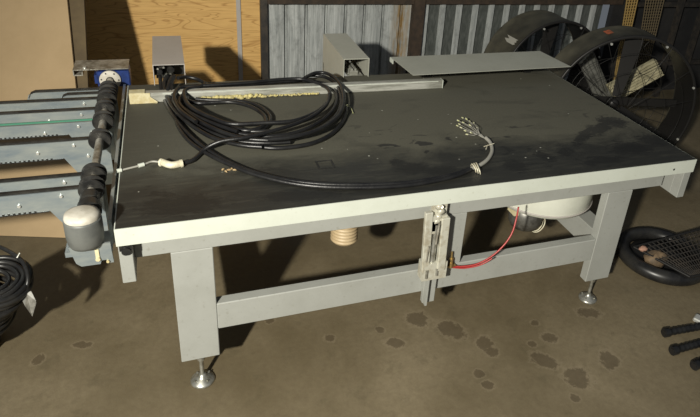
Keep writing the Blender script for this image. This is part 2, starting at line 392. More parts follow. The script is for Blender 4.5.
MB().box((1.345, .059, .4385), (1.452, .11, .7235), bev=.002).build('middle_post', m_frame, T)
MB().box((1.345, D-.11, .4385), (1.452, D-.059, .7235), bev=.002).build('middle_post', m_frame, T)
for x0, zb in ((.004, .655), (2.672, .672)):
    MB().box((x0, .006, zb), (x0+.046, .0585, .8255), bev=.002).box((x0+.001, .0588, zb), (x0+.045, D-.006, .8255), bev=.002).build('end_beam', m_frame, T)
MB().box((.008, .003, .80), (.05, .0055, .8255)).cyl((.03, .03, .80), (.03, -.004, .80), .016, 16).build('rubber_buffer', m_black, T)
p = on(674, 169.5, Y=0)
MB().cyl((p.x, -.001, p.z), (p.x, .002, p.z), .006, 12).build('screw_hole', m_black, T)
# recessed square hatch in the mat
q = [on(*c, z=H) for c in ((315, 160), (331.5, 160), (335, 169), (319, 169.5))]
cx = sum(v.x for v in q)/4; cy = sum(v.y for v in q)/4
fr = MB(); w = .038
for sx, sy, ex, ey in ((-w, -w, w, -w+.007), (-w, w-.007, w, w), (-w, -w+.007, -w+.007, w-.007), (w-.007, -w+.007, w, w-.007)): fr.box((cx+sx, cy+sy, H-.001), (cx+ex, cy+ey, H+.002))
fr.build('hatch_frame', m_black, T)

# ------------------------------------------------------------------ covers on the rear arms
def cover(name, loc, rz, w, d, h, mt, label, slit=False):
    t = empty(name, loc, rz); tag(t, label, 'cover')
    c = .003
    zb = -.15 if slit else 0
    side = [(0, 0), (.04, 0), (.04, zb), (d, zb), (d, h-c), (0, h-c)] if slit else [(0, 0), (d, 0), (d, h-c), (0, h-c)]
    s = MB().box((0, 0, h-c), (w, d, h)).prism(side, 0, c, 'yz').prism(side, w-c, w, 'yz').box((c, d-c, zb), (w-c, d, h-c))
    s.build('sheet_cover', mt, t)
    e = MB().box((0, -.002, h-.004), (w, -.0001, h+.001)).box((0, -.002, 0), (.004, -.0001, h-.004)).box((w-.004, -.002, 0), (w, -.0001, h-.004))
    e.build('folded_edge', mt, t)
    r = MB(); r.box((w*.2, .02, .002), (w*.8, d-.02, .004)) if slit else None; r.box((w*.3, .03, .004), (w*.62, d-.02, .03)); r.box((w*.36, .03, .03), (w*.42, d-.02, .045)).box((w*.5, .03, .03), (w*.56, d-.02, .045))
    r.build('slide_rail', m_bar, t)
    k = MB().box((w*.08, .06, .02), (w*.3, .12, .09)).cyl((w*.2, .05, .07), (w*.2, .02, .07), .014, 12).cyl((w*.55, .09, .075), (w*.55, .05, .07), .02, 12)
    if not slit: k.box((.003, .16, .003), (w-.003, .17, h-.01))
    else: k = MB().box((w*.1, .16, .03), (w*.4, .22, .10)).cyl((w*.25, .15, .08), (w*.25, .11, .08), .014, 12)
    k.build('switch_block', m_black, t)
    b = MB().cyl((w*.13, .058, .08), (w*.13, .04, .08), .008, 8).cyl((w*.33, .058, .085), (w*.33, .05, .085), .006, 8).cyl((w*.12, .058, .045), (w*.12, .05, .045), .005, 8)
    b.build('screw', m_zinc, t, split=True)
    if slit: MB().box((-.001, d-.035, -.15), (0, d-.025, -.08)).build('slot', m_black, t)
    return t
cover('cable_cover', (.137, 1.43, .901), 0, .167, .56, .12, m_cover, 'warm grey open-ended sheet metal cover that the black cables come out of')
cover('sensor_cover', (1.226, 1.425, .901), -.012, .165, .56, .12, m_cover2, 'pale grey open-ended sheet metal cover behind the right end of the cable coil', True)
# support arms below the covers, behind the table
pl = empty('long_cover_plate', (0, 0, 0)); tag(pl, 'long pale flat sheet metal plate over the rear edge of the table', 'plate')
c4 = [on(390.5, 57, z=1.0), on(413, 75, z=1.0), on(571, 66.5, z=1.0), on(540, 51, z=1.0)]
MB().prism([(v.x, v.y) for v in c4], .997, 1.0, 'xy').build('flat_sheet', m_plate, pl)
bl, br_ = c4[0], c4[3]
MB().prism([(bl.x, bl.y), (br_.x, br_.y), (br_.x, br_.y-.003), (bl.x, bl.y-.003)], .965, .9969, 'xy').build('rear_flange', m_plate, pl)
MB().box((bl.x-.004, bl.y-.06, .972), (bl.x-.0005, bl.y, 1.0)).build('end_lip', m_apron, pl)
for xx in (1.75, 2.5): MB().box((xx, 1.36, .9005), (xx+.05, 1.44, .9965)).build('support_block', m_black, pl)

# aluminium bar on the table
B0, B1 = on(130, 104, z=H), on(442, 88.5, z=H)
bar = empty('aluminium_bar', (B0.x, B0.y, H+.0005), math.atan2(B1.y-B0.y, B1.x-B0.x)); tag(bar, 'long hollow aluminium bar lying across the rear of the table', 'bar')
bl_ = (B1-B0).length
MB().box((0, 0, 0), (bl_, .045, .054), bev=.004).build('extrusion', m_bar, bar)
MB().box((bl_, .001, .001), (bl_+.004, .044, .053)).build('end_cap', m_apron, bar)
MB().box((.16, -.001, .046), (bl_-.03, 0, .05)).build('edge_highlight', m_apron, bar)  # pale strip paints the thin highlight along the bar's top edge
gl = MB()
for i in range(70):
    u = .33+i*.0095+random.uniform(-.003, .003); r = random.uniform(.008, .019)*(1 if i < 38 else .55)
    gl.lathe([(.0005, r*.75), (r*.7, r*.6), (r, 0), (r*.9, -r*.3), (.0005, -r*.4)], 7, Matrix.Translation((u, -.004-random.uniform(0, .004), .006+random.uniform(0, .012)*(1 if i < 38 else .5))))
gl.build('dried_glue', m_foam, bar, kind='stuff')
tp = MB(); P = [on(125, 95, z=.955), on(134, 92.5, z=.955), on(150, 103, z=.906), on(146, 104.5, z=.903), on(130, 103.5, z=.903)]
# rag of tape wound round the left end
tape = MB().box((.0, -.004, .0), (.10, -.0005, .056)).box((0, -.004, .0565), (.075, .049, .059)).add([(.10, -.004, 0), (.10, -.004, .035), (.135, -.02, .012), (.13, -.012, 0)], [(0, 1, 2, 3)])
tape.build('tape_wrap', m_tape, bar)

# ------------------------------------------------------------------ coiled cables
def path(pts, z, n=6, jit=0): return catmull([on(p[0], p[1], z=(p[2] if len(p) > 2 else z)) for p in pts], n)
coil = empty('coiled_cables', tuple(on(250, 120, z=H))); tag(coil, 'thick black cables in a loose oval coil on the table', 'cable coil')
strands = [
 ([(167, 76, .97), (164, 85, .95), (167, 97), (174, 109), (186, 121), (200, 131), (216, 139), (240, 145), (262, 147)], .932),
 ([(172, 77, .98), (168, 89, .955), (171, 100), (181, 113), (195, 124), (212, 133), (235, 140.5), (262, 143), (290, 142)], .922),
 # from the cover down the left side and round
 ([(170, 76, .96), (168, 84, .945), (168, 93), (174, 105), (188, 117), (205, 127), (225, 137), (246, 144), (270, 148), (292, 147), (313, 143), (330, 135), (341, 124), (346, 113), (346, 108)], .915),
 ([(174, 76, .975), (171, 85, .96), (173, 95), (181, 107), (196, 119), (215, 129), (238, 137), (262, 140), (288, 139), (312, 132), (330, 122), (340, 109), (341, 96), (336, 84), (325, 77), (310, 75.5), (300, 80), (275, 82), (240, 85), (210, 87), (190, 91), (180, 98), (181, 106), (192, 114), (212, 123), (238, 132)], .94),
 ([(238, 133.5), (262, 136.5), (285, 135), (306, 129), (324, 119), (335, 107), (337, 95), (330, 86), (316, 82), (295, 81), (265, 83), (235, 86), (210, 88.5), (194, 93), (187, 99), (190, 107), (202, 115), (222, 124), (248, 131), (270, 131)], .925),
 ([(178, 78, .985), (186, 77, .975), (197, 79, .965), (205, 84), (198, 87), (188, 89), (184, 93), (187, 103), (197, 111), (215, 119), (232, 124), (262, 123), (290, 121.5), (308, 116), (322, 108), (330, 97), (327, 88), (315, 83), (300, 79), (275, 80), (245, 83), (215, 85), (196, 86), (180, 88), (174, 97), (180, 110), (196, 122)], .955),
 ([(190, 92), (186, 99), (197, 103), (212, 102.5), (230, 102), (246, 105), (258, 110.5), (265, 117), (265, 124), (257, 129), (246, 130.5), (232, 128)], .93),
 ([(196, 99), (210, 100), (232, 100.5), (250, 103), (263, 109), (270, 117), (268, 125), (258, 130.5), (243, 132), (225, 129), (205, 121)], .918),
 ([(305, 78), (315, 73), (327, 73.5), (338, 81), (343.5, 94), (342, 109), (333, 121), (315, 131), (292, 137), (268, 139.5)], .965),
]
off = Vector(coil.location)
for pts, z in strands:
    MB().tube([p-off for p in path(pts, z)], .0105, 10).build('cable', m_cable, coil)
MB().tube([p-off for p in path([(346, 110), (348, 106), (351, 108), (353, 113)], .912)], .002, 6).tube([p-off for p in path([(346, 110), (346, 105.5), (350, 104.5)], .915)], .002, 6).build('bare_wire', m_wire, coil, split=True)

lc = empty('control_cable', tuple(on(300, 185, z=H))); off = Vector(lc.location)
tag(lc, 'long black twin cable sweeping across the table to a frayed grey end', 'cable')
A = [(160, 76, .96), (161, 86, .935), (164, 98), (171, 112), (182, 127), (196, 141), (212, 153), (232, 164), (255, 173), (285, 180), (320, 184), (360, 185), (400, 183.5), (430, 179.5), (455, 174), (470, 168.5)]
B = [(184, 108), (177, 113), (176.5, 121), (181, 131), (190, 142), (205, 152.5), (226, 163), (252, 173.5), (285, 182), (320, 186.5), (360, 187.5), (400, 186), (430, 182), (456, 176), (471, 169.5)]
MB().tube([p-off for p in path(A, .911)], .0105, 10).build('cable', m_cable, lc)
MB().tube([p-off for p in path(B, .9105)], .0095, 10).build('cable', m_cable, lc)
MB().tube([p-off for p in path([(470, 169), (480, 165), (488, 159), (492, 151), (490.5, 143), (486, 138)], .911)], .0095, 10).build('grey_sleeve', m_sleeve, lc)
tw = MB()
for k in range(3):
    u = 471+k*2.2; tw.tube([p-off for p in catmull([on(u, 166-k*.6, z=.905), on(u+1, 164-k*.5, z=.928), on(u+4, 168+k*1.1, z=.925), on(u+5, 172+k, z=.904)], 4)], .003, 6)
for (a_, b_) in (((484, 146.5), (494, 143.5)), ((486, 149), (487.5, 145))): tw.tube([on(*a_, z=.924)-off, on(*b_, z=.924)-off], .002, 6)
tw.build('cable_tie', m_conn, lc, split=True)
wr = MB(); tips = MB(); base = (486, 139)
for k, (tx, ty) in enumerate([(459, 121), (463, 118), (467, 119.5), (458, 126), (462, 128), (466, 131), (468, 134.5), (472, 133), (471, 126), (474, 123), (477, 128), (464, 123), (470, 121.5), (460, 124.5)]):
    mx = (base[0]*.45+tx*.55+random.uniform(-2, 2)); my = (base[1]*.4+ty*.6+random.uniform(-2, 1))
    P = catmull([on(*base, z=.911), on(479+random.uniform(-1, 1), 134+random.uniform(-1, 1), z=.915), on(mx, my, z=.92+random.uniform(0, .02)), on(tx, ty, z=.908+random.uniform(0, .03))], 5)
    wr.tube([p-off for p in P], .0012, 5); d = (P[-1]-P[-2]).normalized(); tips.tube([P[-1]-off, P[-1]+d*.014-off], .0038, 6)
wr.build('core_wire', m_sleeve, lc, split=True); tips.build('wire_ferrule', m_wire, lc, split=True)

pc = empty('plug_cable', tuple(on(172, 163, z=H))); off = Vector(pc.location)
tag(pc, 'black cable with a cream plug running to the left edge of the table', 'cable')
MB().tube([p-off for p in path([(184, 163), (193, 160), (201, 153), (208, 147, .93), (222, 141, .955), (245, 137.5, .965), (272, 131, .968), (298, 123, .968), (316, 114, .968), (327, 104, .965), (329, 94, .965)], .913)], .0095, 10).build('cable', m_cable, pc)
pg = MB(); P = [on(161, 161.5, z=.917), on(171, 165, z=.917), on(181, 163.3, z=.917)]
pg.tube([p-off for p in catmull(P, 4)], .0155, 8)
for u in (161, 181): pg.tube([on(u-.8, 162.3 if u < 170 else 163.6, z=.917)-off, on(u+1.4, 162.6 if u < 170 else 163.2, z=.917)-off], .018, 8)
pg.build('plug', m_conn, pc)
MB().tube([p-off for p in path([(160, 162), (152, 161.5), (145, 164), (138, 166), (128, 168.5), (120, 170.5)], .907)], .0045, 8).build('thin_lead', m_sleeve, pc)
MB().tube([on(138.5, 165.8, z=.908)-off, on(144, 164.3, z=.908)-off], .009, 8).tube([on(117, 171, z=.908)-off, on(121.5, 170, z=.908)-off], .009, 8).build('white_sleeve', m_apron, pc, split=True)

# crumbs on the table
for i, (cxx, cyy) in enumerate([(229, 170), (232, 168.5), (226, 171.5), (235, 170), (223, 169.5)]):
    p = on(cxx, cyy, z=H+.002); r = .007
    o = MB().lathe([(.0005, .006), (r*.8, .004), (r, 0), (.0005, -.001)], 6, Matrix.Translation(p) @ Matrix.Rotation(i, 4, 'Z') @ Matrix.Diagonal((1.5, .7, 1, 1)), False).build('debris_crumb', m_leaf)
    tag(o, 'small tan crumb of debris lying in front of the long cable', 'debris', 'crumbs in front of the long cable')

# ------------------------------------------------------------------ belt conveyor at the left
K = empty('belt_conveyor', (-.085, .1, .93)); off = Vector(K.location)
tag(K, 'belt outfeed with aluminium arms on a shaft along the left side of the table', 'conveyor')
def kb(mb, name, mt, par=K, split=False):
    mb.v = [tuple(Vector(v)-off) for v in mb.v]; return mb.build(name, mt, par, split=split)
kb(MB().cyl((-.085, .12, .93), (-.085, 1.47, .93), .0165, 18), 'shaft', m_steel)
kb(MB().box((-.022, .06, .80), (-.010, 1.46, .905)).box((-.0095, .2, .84), (-.0005, .3, .87)).box((-.0095, 1.2, .84), (-.0005, 1.3, .87)), 'mounting_rail', m_alu)
def arm(y, xend, zt=.945, h=.08, green=False, drop=.15, bev=False):
    if green: h = .058
    # side plate: straight beam that widens downwards at the shaft
    tail = zt-.012
    if xend > -.7: pts = [(-.05, tail), (xend+.03, tail), (xend+.008, tail-.012), (xend, tail-.035), (xend, tail-h)]
    else: pts = [(-.05, tail), (xend, tail), (xend, tail-h)]
    pts += [(-.235, tail-h), (-.15, tail-h-drop), (-.05, tail-h-drop)]
    a_ = kb(MB().prism(pts, y, y+.014), 'arm_plate', m_alu)
    # toothed belt: top run, bottom run, teeth, wheel
    xe = xend+.012 if xend > -.7 else xend
    top = MB()
    run = [(-.085, zt), (xe+.03, zt), (xe+.008, zt-.01), (xe-.004, zt-.035)] if xend > -.7 else [(-.085, zt), (xe, zt)]
    for (x1, z1), (x2, z2) in zip(run[:-1], run[1:]):
        top.prism([(x1, z1), (x2, z2), (x2+.001, z2-.008), (x1, z1-.008)], y-.001+(.005 if green else 0), y+(.011 if green else .015))
    if green: kb(top, 'glass_strip', m_green)
        
    else: kb(top, 'belt', m_black)
    kb(MB().box((xend+.01, y-.002, tail-h-.004), (-.24, y+.016, tail-h)), 'belt_return', m_black)
    te = MB(); x_ = -.28
    while x_ > max(xend, -.75): te.box((x_-.007, y-.0025, tail-h+.001), (x_, y-.0005, tail-h+.006)); x_ -= .017
    kb(te, 'belt_teeth', m_black)
    wl = MB()
    Mw = Matrix.Translation((-.085, y-.016, .93)) @ Matrix.Rotation(-PI/2, 4, 'X')
    wl.lathe([(.017, 0), (.043, 0), (.046, .004), (.046, .008), (.031, .010), (.031, .038), (.046, .040), (.046, .044), (.043, .048), (.017, .048)], 32, Mw, False)
    kb(wl, 'belt_wheel', m_black)
    bo = MB()
    for bx, bz in ((-.19, tail-.02), (-.33, tail-.045), (-.14, tail-h*.95)):
        bo.cyl((bx, y-.007, bz), (bx, y, bz), .006, 10)
    kb(bo, 'bolt', m_bolt, split=True)
    sl = MB().cyl((-.115, y-.002, tail-h-.03), (-.115, y-.0001, tail-h-.03), .009, 12).box((-.118, y-.002, tail-h-.055), (-.112, y-.0001, tail-h-.03))
    kb(sl, 'keyhole_slot', m_black)
def ya(x, yy, z=.945): return on(x, yy, z=z).y
for args in ((ya(100, 88), -.46, False), (ya(100, 92), -.31, False), (ya(100, 97.3), -1.25, False), (ya(100, 107.5), -1.25, False), (ya(95, 119), -1.25, True), (ya(98, 137), -1.25, False), (ya(88, 173), -1.25, False), (ya(86, 186), -1.25, False)):
    arm(args[0], args[1], green=args[2])
# extra collars between the far wheels
cl = MB()
for y_ in (1.10, 1.04, .93): cl.tube([(-.085, y_-.012, .93), (-.085, y_+.012, .93)], .034, 20)
kb(cl, 'shaft_collar', m_darkpost, split=True)
cl = MB().tube([(-.085, .155, .93), (-.085, .20, .93)], .034, 20); kb(cl, 'shaft_collar', m_black)
# motor housing at the near end
MT = Matrix.Translation((-.09, .0, 0))
mh = kb(MB().lathe([(.001, .852), (.04, .852), (.052, .858), (.058, .872), (.060, .90), (.060, .957), (.058, .965), (.001, .965)], 40, MT), 'motor_housing', m_grey_motor)
c_ = MB().lathe([(.057, .9655), (.057, .972), (.053, .983), (.038, .989), (.001, .991)], 40, MT); c_.v = [tuple(Vector(v)-off) for v in c_.v]; c_.build('motor_cap', m_cap, mh)
kb(MB().tube([(-.078, .09, .93), (-.083, .13, .93)], .04, 20), 'gear_neck', m_black)
bk = MB().prism([(-.145, .86), (-.015, .86), (-.012, .775), (-.03, .775), (-.034, .79), (-.05, .79), (-.055, .775), (-.115, .775), (-.13, .79)], -.02, -.012)
bk.box((-.16, -.011, .815), (-.012, .10, .834))
kb(bk, 'motor_bracket', m_alu)
kb(MB().cyl((-.06, -.028, .80), (-.06, -.02, .80), .008, 8).cyl((-.03, -.028, .785), (-.03, -.02, .785), .005, 8).box((-.066, -.024, .80), (-.054, -.0205, .84)), 'bracket_bolt', m_tape, split=True)
# stand for the conveyor: brackets to the table frame are the mounting rail; gearbox at the far end
gx = kb(MB().box((-.15, 1.475, .885), (.015, 1.60, .975), bev=.006).box((-.165, 1.50, .90), (-.151, 1.57, .95)), 'blue_gearbox', m_blue)
fl = MB().lathe([(.02, 0), (.052, 0), (.054, .003), (.054, .013), (.02, .013)], 32, Matrix.Translation((-.085, 1.461, .93)) @ Matrix.Rotation(-PI/2, 4, 'X')); fl.v = [tuple(Vector(v)-off) for v in fl.v]; fl.build('flange', m_cap, gx)
fb = MB()
for k in range(6): fb.cyl((-.085+.043*math.cos(k), 1.458, .93+.043*math.sin(k)), (-.085+.043*math.cos(k), 1.461, .93+.043*math.sin(k)), .004, 8)
fb.v = [tuple(Vector(v)-off) for v in fb.v]; fb.build('flange_hole', m_black, gx, split=True)
ch = MB().box((-.262, 1.48, .985), (.012, 1.64, .99)).box((-.262, 1.48, .955), (-.257, 1.64, .9849)).box((-.256, 1.48, .955), (-.215, 1.64, .96)).box((-.22, 1.48, .961), (-.215, 1.64, .975))
kb(ch, 'channel_bracket', m_steel)
kb(MB().cyl((-.205, 1.50, .99), (-.205, 1.50, .999), .009, 8), 'bolt', m_bolt)

# ------------------------------------------------------------------ pneumatic clamp on the front rail
V_ = empty('pneumatic_clamp', (1.28, .055, .6)); off = Vector(V_.location)
tag(V_, 'oily cream pneumatic cylinder clamp hung on the front of the table frame', 'clamp')
def vb(mb, name, mt, split=False): mb.v = [tuple(Vector(v)-off) for v in mb.v]; return mb.build(name, mt, V_, split=split)
def vp(x, y, Y=.0): return on(x, y, Y=Y)
def bar_(a, b, w, d):
    M_ = aim(a, b); l_ = (Vector(b)-Vector(a)).length; return MB().box((-w, -d, 0), (w, d, l_), M_, bev=.003)
vb(bar_(vp(424.5, 271, .005), vp(429, 212, .005), .011, .018), 'side_bar', m_dirty)
vb(bar_(vp(440, 269, .0), vp(445.5, 217, .0), .014, .02), 'side_bar', m_dirty)
vb(MB().tube([vp(436.5, 224, .01), vp(431, 268, .012)], .013, 16), 'cylinder_tube', m_zinc)
vb(MB().box(vp(429, 222.5, .0), vp(444, 227, .04)), 'end_block', m_dirty)
vb(MB().box(vp(423.5, 265.5, -.008), vp(441, 270.5, .045)), 'end_block', m_dirty)
vb(MB().box((1.262, .05, .44), (1.318, .0575, .80)), 'back_plate', m_dirty)
ck = MB()
for k, (x_, y_) in enumerate(((439, 206), (441, 211), (438.5, 216), (436.5, 221))):
    ck.lathe([(.001, -.012), (.014-.001*k, -.012), (.017, 0), (.014, .012), (.001, .012)], 12, Matrix.Translation(vp(x_, y_, .01)) @ Matrix.Rotation(PI/2*(k % 2)+.3, 4, 'X'))
ck.box(vp(433, 204.5, .02), vp(445, 216, .03)); ck.box(vp(432, 217, .0), vp(443, 226, .03))
vb(ck, 'clevis', m_dirty)
vb(MB().cyl(vp(442, 207, .0), vp(442, 207, -.006), .007, 12).cyl(vp(429, 246, -.01), vp(426, 262, -.01), .004, 8).cyl(vp(439.5, 224, -.012), vp(436, 244, -.012), .005, 8), 'dark_rod', m_steel)
vb(MB().cyl(vp(427, 270, -.006), vp(426, 278, -.006), .008, 10).cyl(vp(437, 268, -.006), vp(436.5, 275, -.006), .008, 10), 'bolt', m_zinc)
vb(MB().box((1.262, .03, .255), (1.325, .0575, .43), bev=.003).box((1.262, .0, .265), (1.272, .029, .43)), 'mounting_plate', m_frame)
vb(MB().tube([vp(452, 252, .04), vp(451.5, 258, .04)], .005, 10).tube([vp(451.5, 258, .04), vp(451, 262, .04)], .010, 8).tube([vp(451, 262, .04), vp(450.5, 267, .04)], .012, 6).box(vp(446, 268, .035), vp(454, 262.5, .0575)), 'valve_fitting', m_brass)

hs = empty('red_air_tube', tuple(vp(460, 266, .045))); off = Vector(hs.location)
tag(hs, 'thin red air tube looping from the clamp up under the table top', 'tube')
MB().tube([p-off for p in catmull([vp(452, 266, .045), vp(462, 266.5, .03), vp(477, 264, .01), (vp(492, 256, .0)), vp(504, 245, .0), vp(512, 233, .01), vp(516, 220, .03), vp(518, 210, .052), vp(518.5, 207, .056)], 6)], .0042, 8).build('red_hose', m_red, hs)
MB().tube([p-off for p in catmull([vp(453, 267.5, .03), vp(465, 268, .02), vp(480, 265, .0), vp(492, 258.5, -.01)], 6)], .0035, 8).build('red_hose', m_red, hs)

# ------------------------------------------------------------------ under the table
fb_ = empty('vacuum_blower', (2.11, .43, .53)); tag(fb_, 'round cream vacuum blower drum hanging under the table top', 'blower')
MB().lathe([(.001, 0), (.262, 0), (.284, .006), (.29, .02), (.29, .33), (.001, .33)], 56).build('drum', m_white, fb_)
MB().lathe([(.291, .02), (.295, .02), (.295, .028), (.291, .028)], 56).build('rim_seam', m_cover, fb_)
mp = on(524, 222, Y=.36)-Vector(fb_.location)
mm = MB().lathe([(.001, -.17), (.04, -.168), (.075, -.15), (.092, -.12), (.095, -.08), (.09, -.0005), (.001, -.0005)], 28, Matrix.Translation((mp.x, mp.y, 0)))
mm.build('motor', m_motor, fb_)
q = MB()
for k in range(14): an = k*.45; q.cyl((mp.x+.086*math.cos(an), mp.y+.086*math.sin(an), -.02), (mp.x+.086*math.cos(an), mp.y+.086*math.sin(an), -.06+.02*(k % 3)), .006, 6)
q.box((mp.x-.11, mp.y-.05, -.05), (mp.x-.08, mp.y+.02, -.0005))
q.build('terminals', m_tape, fb_)
wq = MB(); c0 = on(538, 224, Y=.33)-Vector(fb_.location)
for k in range(3):
    wq.tube([c0+Vector((.045*math.cos(a_)*(1-.12*k), .012*k, .055*math.sin(a_))) for a_ in [2*PI*i/24 for i in range(24)]], .0035, 6, True)
wq.build('wire_loop', m_conn, fb_)

hp = empty('ribbed_hose', tuple(on(342, 233, Y=.6))); off = Vector(hp.location); tag(hp, 'short tan ribbed hose hanging below the table top', 'hose')
P2 = on(344, 234, Y=.42); P2.z -= .0; P0 = Vector((P2.x-.02, P2.y+.03, .78)); P1 = Vector((P2.x-.012, P2.y+.02, .68))
P2 = Vector((P2.x, P2.y, P2.z-.05)); PT = Vector((P0.x, P0.y, .8615)); nn = 120
path_ = [PT.lerp(P2, i/nn)+Vector((.012*math.sin(i/nn*PI), 0, 0)) for i in range(nn+1)]
R_ = [(.066+.003*math.sin(i*1.4))*(1 if i < nn-6 else 1-((i-nn+6)/6)**2*.6) for i in range(nn+1)]
MB().tube([p-off for p in path_], R_, 28).build('hose_body', m_hose, hp)

# ------------------------------------------------------------------ drum fans behind the right end
def fan(name, cx, cy, R, az, wd, label, sticker=False, patch=False):
    t = empty(name, (cx, cy, R+.02)); t.rotation_euler = (0, 0, -az); tag(t, label, 'fan')
    Q = Matrix.Rotation(-PI/2, 4, 'X')      # z -> +y (axis away from the viewer)
    MB().lathe([(R-.012, 0), (R, -.004), (R+.006, .004), (R, .012), (R, wd-.012), (R+.006, wd-.004), (R, wd+.004), (R-.012, wd)], 72, Q).build('drum', m_fan, t)
    MB().lathe([(R-.013, -.001), (R+.003, -.007), (R+.009, .004), (R+.003, .010)], 72, Q).build('shaded_front_rim', m_fandark, t)  # darker colour than the drum, puts shade on the unlit rim
    MB().lathe([(R-.008, .005), (R-.008, wd-.005)], 72, Q).build('drum_lining', m_fandark, t)
    for yy, nm in ((-.012, 'front_guard'), (wd+.008, 'rear_guard')):
        gq = MB()
        for k in range(14):
            a_ = 2*PI*k/14+.2; gq.tube([(.05*math.cos(a_), yy-.004, .05*math.sin(a_)), (.5*R*math.cos(a_+.05), yy-(.03 if yy < 0 else -.02), .5*R*math.sin(a_+.05)), ((R-.004)*math.cos(a_), yy+(.006 if yy < 0 else -.006), (R-.004)*math.sin(a_))], .0022, 5)
        for rr in (.3, .55, .8): gq.tube([(rr*R*math.cos(2*PI*i/48), yy-(.02 if yy < 0 else -.014), rr*R*math.sin(2*PI*i/48)) for i in range(48)], .002, 5, True)
        gq.build(nm, m_fandark, t)
    for k in range(8):
        a_ = 2*PI*k/8+PI/8; MB().cyl(((R-.02)*math.cos(a_), -.016, (R-.02)*math.sin(a_)), ((R-.02)*math.cos(a_), -.006, (R-.02)*math.sin(a_)), .009, 10).build('bolt', m_bolt, t)
    MB().lathe([(.001, wd*.45), (.03, wd*.45), (.04, wd*.5), (.04, wd*.7), (.001, wd*.7)], 24, Q).build('hub', m_fandark, t)
    for k in range(3):
        a_ = 2*PI*k/3+1.5; V = []; Fs = []
        for i in range(9):
            u = i/8; r = .07+u*(R-.12); c_w = .06+.08*u; tw_ = .6-.35*u
            for s_ in (-1, 1):
                V.append((r*math.cos(a_+s_*c_w/r*.5), wd*.5+s_*c_w*.5*math.sin(tw_)*.6, r*math.sin(a_+s_*c_w/r*.5)))
        for i in range(8): Fs.append((2*i, 2*i+1, 2*i+3, 2*i+2))
        V2 = [(x, y+.004, z) for x, y, z in V]; n = len(V)
        MB().add(V, Fs, True).add(V2, [f[::-1] for f in Fs], True).build('blade', m_fandark, t, fix=False)
    br = MB().box((-R+.02, wd*.72, -.03), (R-.02, wd*.8, .03)); br.build('motor_bar', m_fandark, t)
    st = MB()
    for s_ in (-1, 1):
        st.box((s_*R*.55-.02, -.02, -R-.02), (s_*R*.55+.02, wd+.02, -R+.02)); st.box((s_*R*.55-.02, wd*.4, -R+.02), (s_*R*.55+.02, wd*.6, -R*.84))
    st.build('floor_skid', m_fandark, t)
    if sticker:
        a0 = PI/2+.27; V = []
        for i in range(6):
            a_ = a0-.02+i*.017
            V += [((R+.003)*math.cos(a_), wd*.45, (R+.003)*math.sin(a_)), ((R+.003)*math.cos(a_), wd*.75, (R+.003)*math.sin(a_))]
        MB().add(V, [(2*i, 2*i+1, 2*i+3, 2*i+2) for i in range(5)]).build('orange_sticker', m_orange, t)
    if patch:
        V = []; a0 = PI/2+.83
        for i in range(6):
            a_ = a0+i*.022; V += [((R+.003)*math.cos(a_), .05+.02*(i % 2), (R+.003)*math.sin(a_)), ((R+.003)*math.cos(a_), wd*.6-.03*(i % 3), (R+.003)*math.sin(a_))]
        MB().add(V, [(2*i, 2*i+1, 2*i+3, 2*i+2) for i in range(5)]).build('torn_label', m_sleeve, t)
    return t
fan('drum_fan', 3.355, 1.265, .575, .249, .281, 'nearer large black drum fan with a bright orange sticker', sticker=True)
fan('drum_fan', 3.314, 2.128, .515, -.034, .375, 'farther large black drum fan with a torn label, against the metal wall', patch=True)

# slatted filter and fluted duct seen through the near fan
def between(name, corners, Y, mt, label, cat, n, thick=.05, amp=.012):
    P = [on(*c, Y=Y) for c in corners]; o = P[0]; u = (P[1]-o); v = (P[3]-o)
    Z = Vector((0, 1, 0)); n_ = n; V = []; Fs = []
    for i in range(n_*2+1):
        s_ = i/(n_*2); d = Z*(-amp if i % 2 else 0)
        V += [o+v*s_+d, o+v*s_+u+d]
    k = len(V)
    V += [o+Z*thick, o+u+Z*thick, o+v+Z*thick, o+u+v+Z*thick]
    for i in range(n_*2): Fs.append((2*i, 2*i+1, 2*i+3, 2*i+2))
    Fs += [(k, k+1, k+3, k+2), (0, k, k+1, 1), (2*n_*2, 2*n_*2+1, k+3, k+2), tuple([2*i for i in range(n_*2+1)]+[k+2, k]), tuple([2*i+1 for i in range(n_*2+1)]+[k+3, k+1])]
    ob = MB().add([tuple(p) for p in V], Fs).build(name, mt); tag(ob, label, cat); return ob
def ground(x0, y0, x1, y1, Y):
    a_, b_ = on(x0, y0, Y=Y), on(x1, y1, Y=Y); p_ = a_+(b_-a_)*((a_.z-.004)/(a_.z-b_.z)); d = p_-CAM; k = d.dot(fwd)
    return PX+F*d.dot(RT)/k, PY-F*d.dot(UP)/k
between('slatted_panel', [(607.6, 86), (655.5, 59.6), (665, 74), (617, 101.5)], 1.72, m_filter, 'pale slatted panel leaning behind the nearer drum fan', 'panel', 7, .03)
between('fluted_sheet', [(580, 64), ground(580, 64, 598, 104, 1.76), ground(593, 50, 611, 96, 1.76), (593, 50)], 1.76, m_flute, 'fluted galvanised sheet standing between the two drum fans', 'sheet metal', 4, .02)

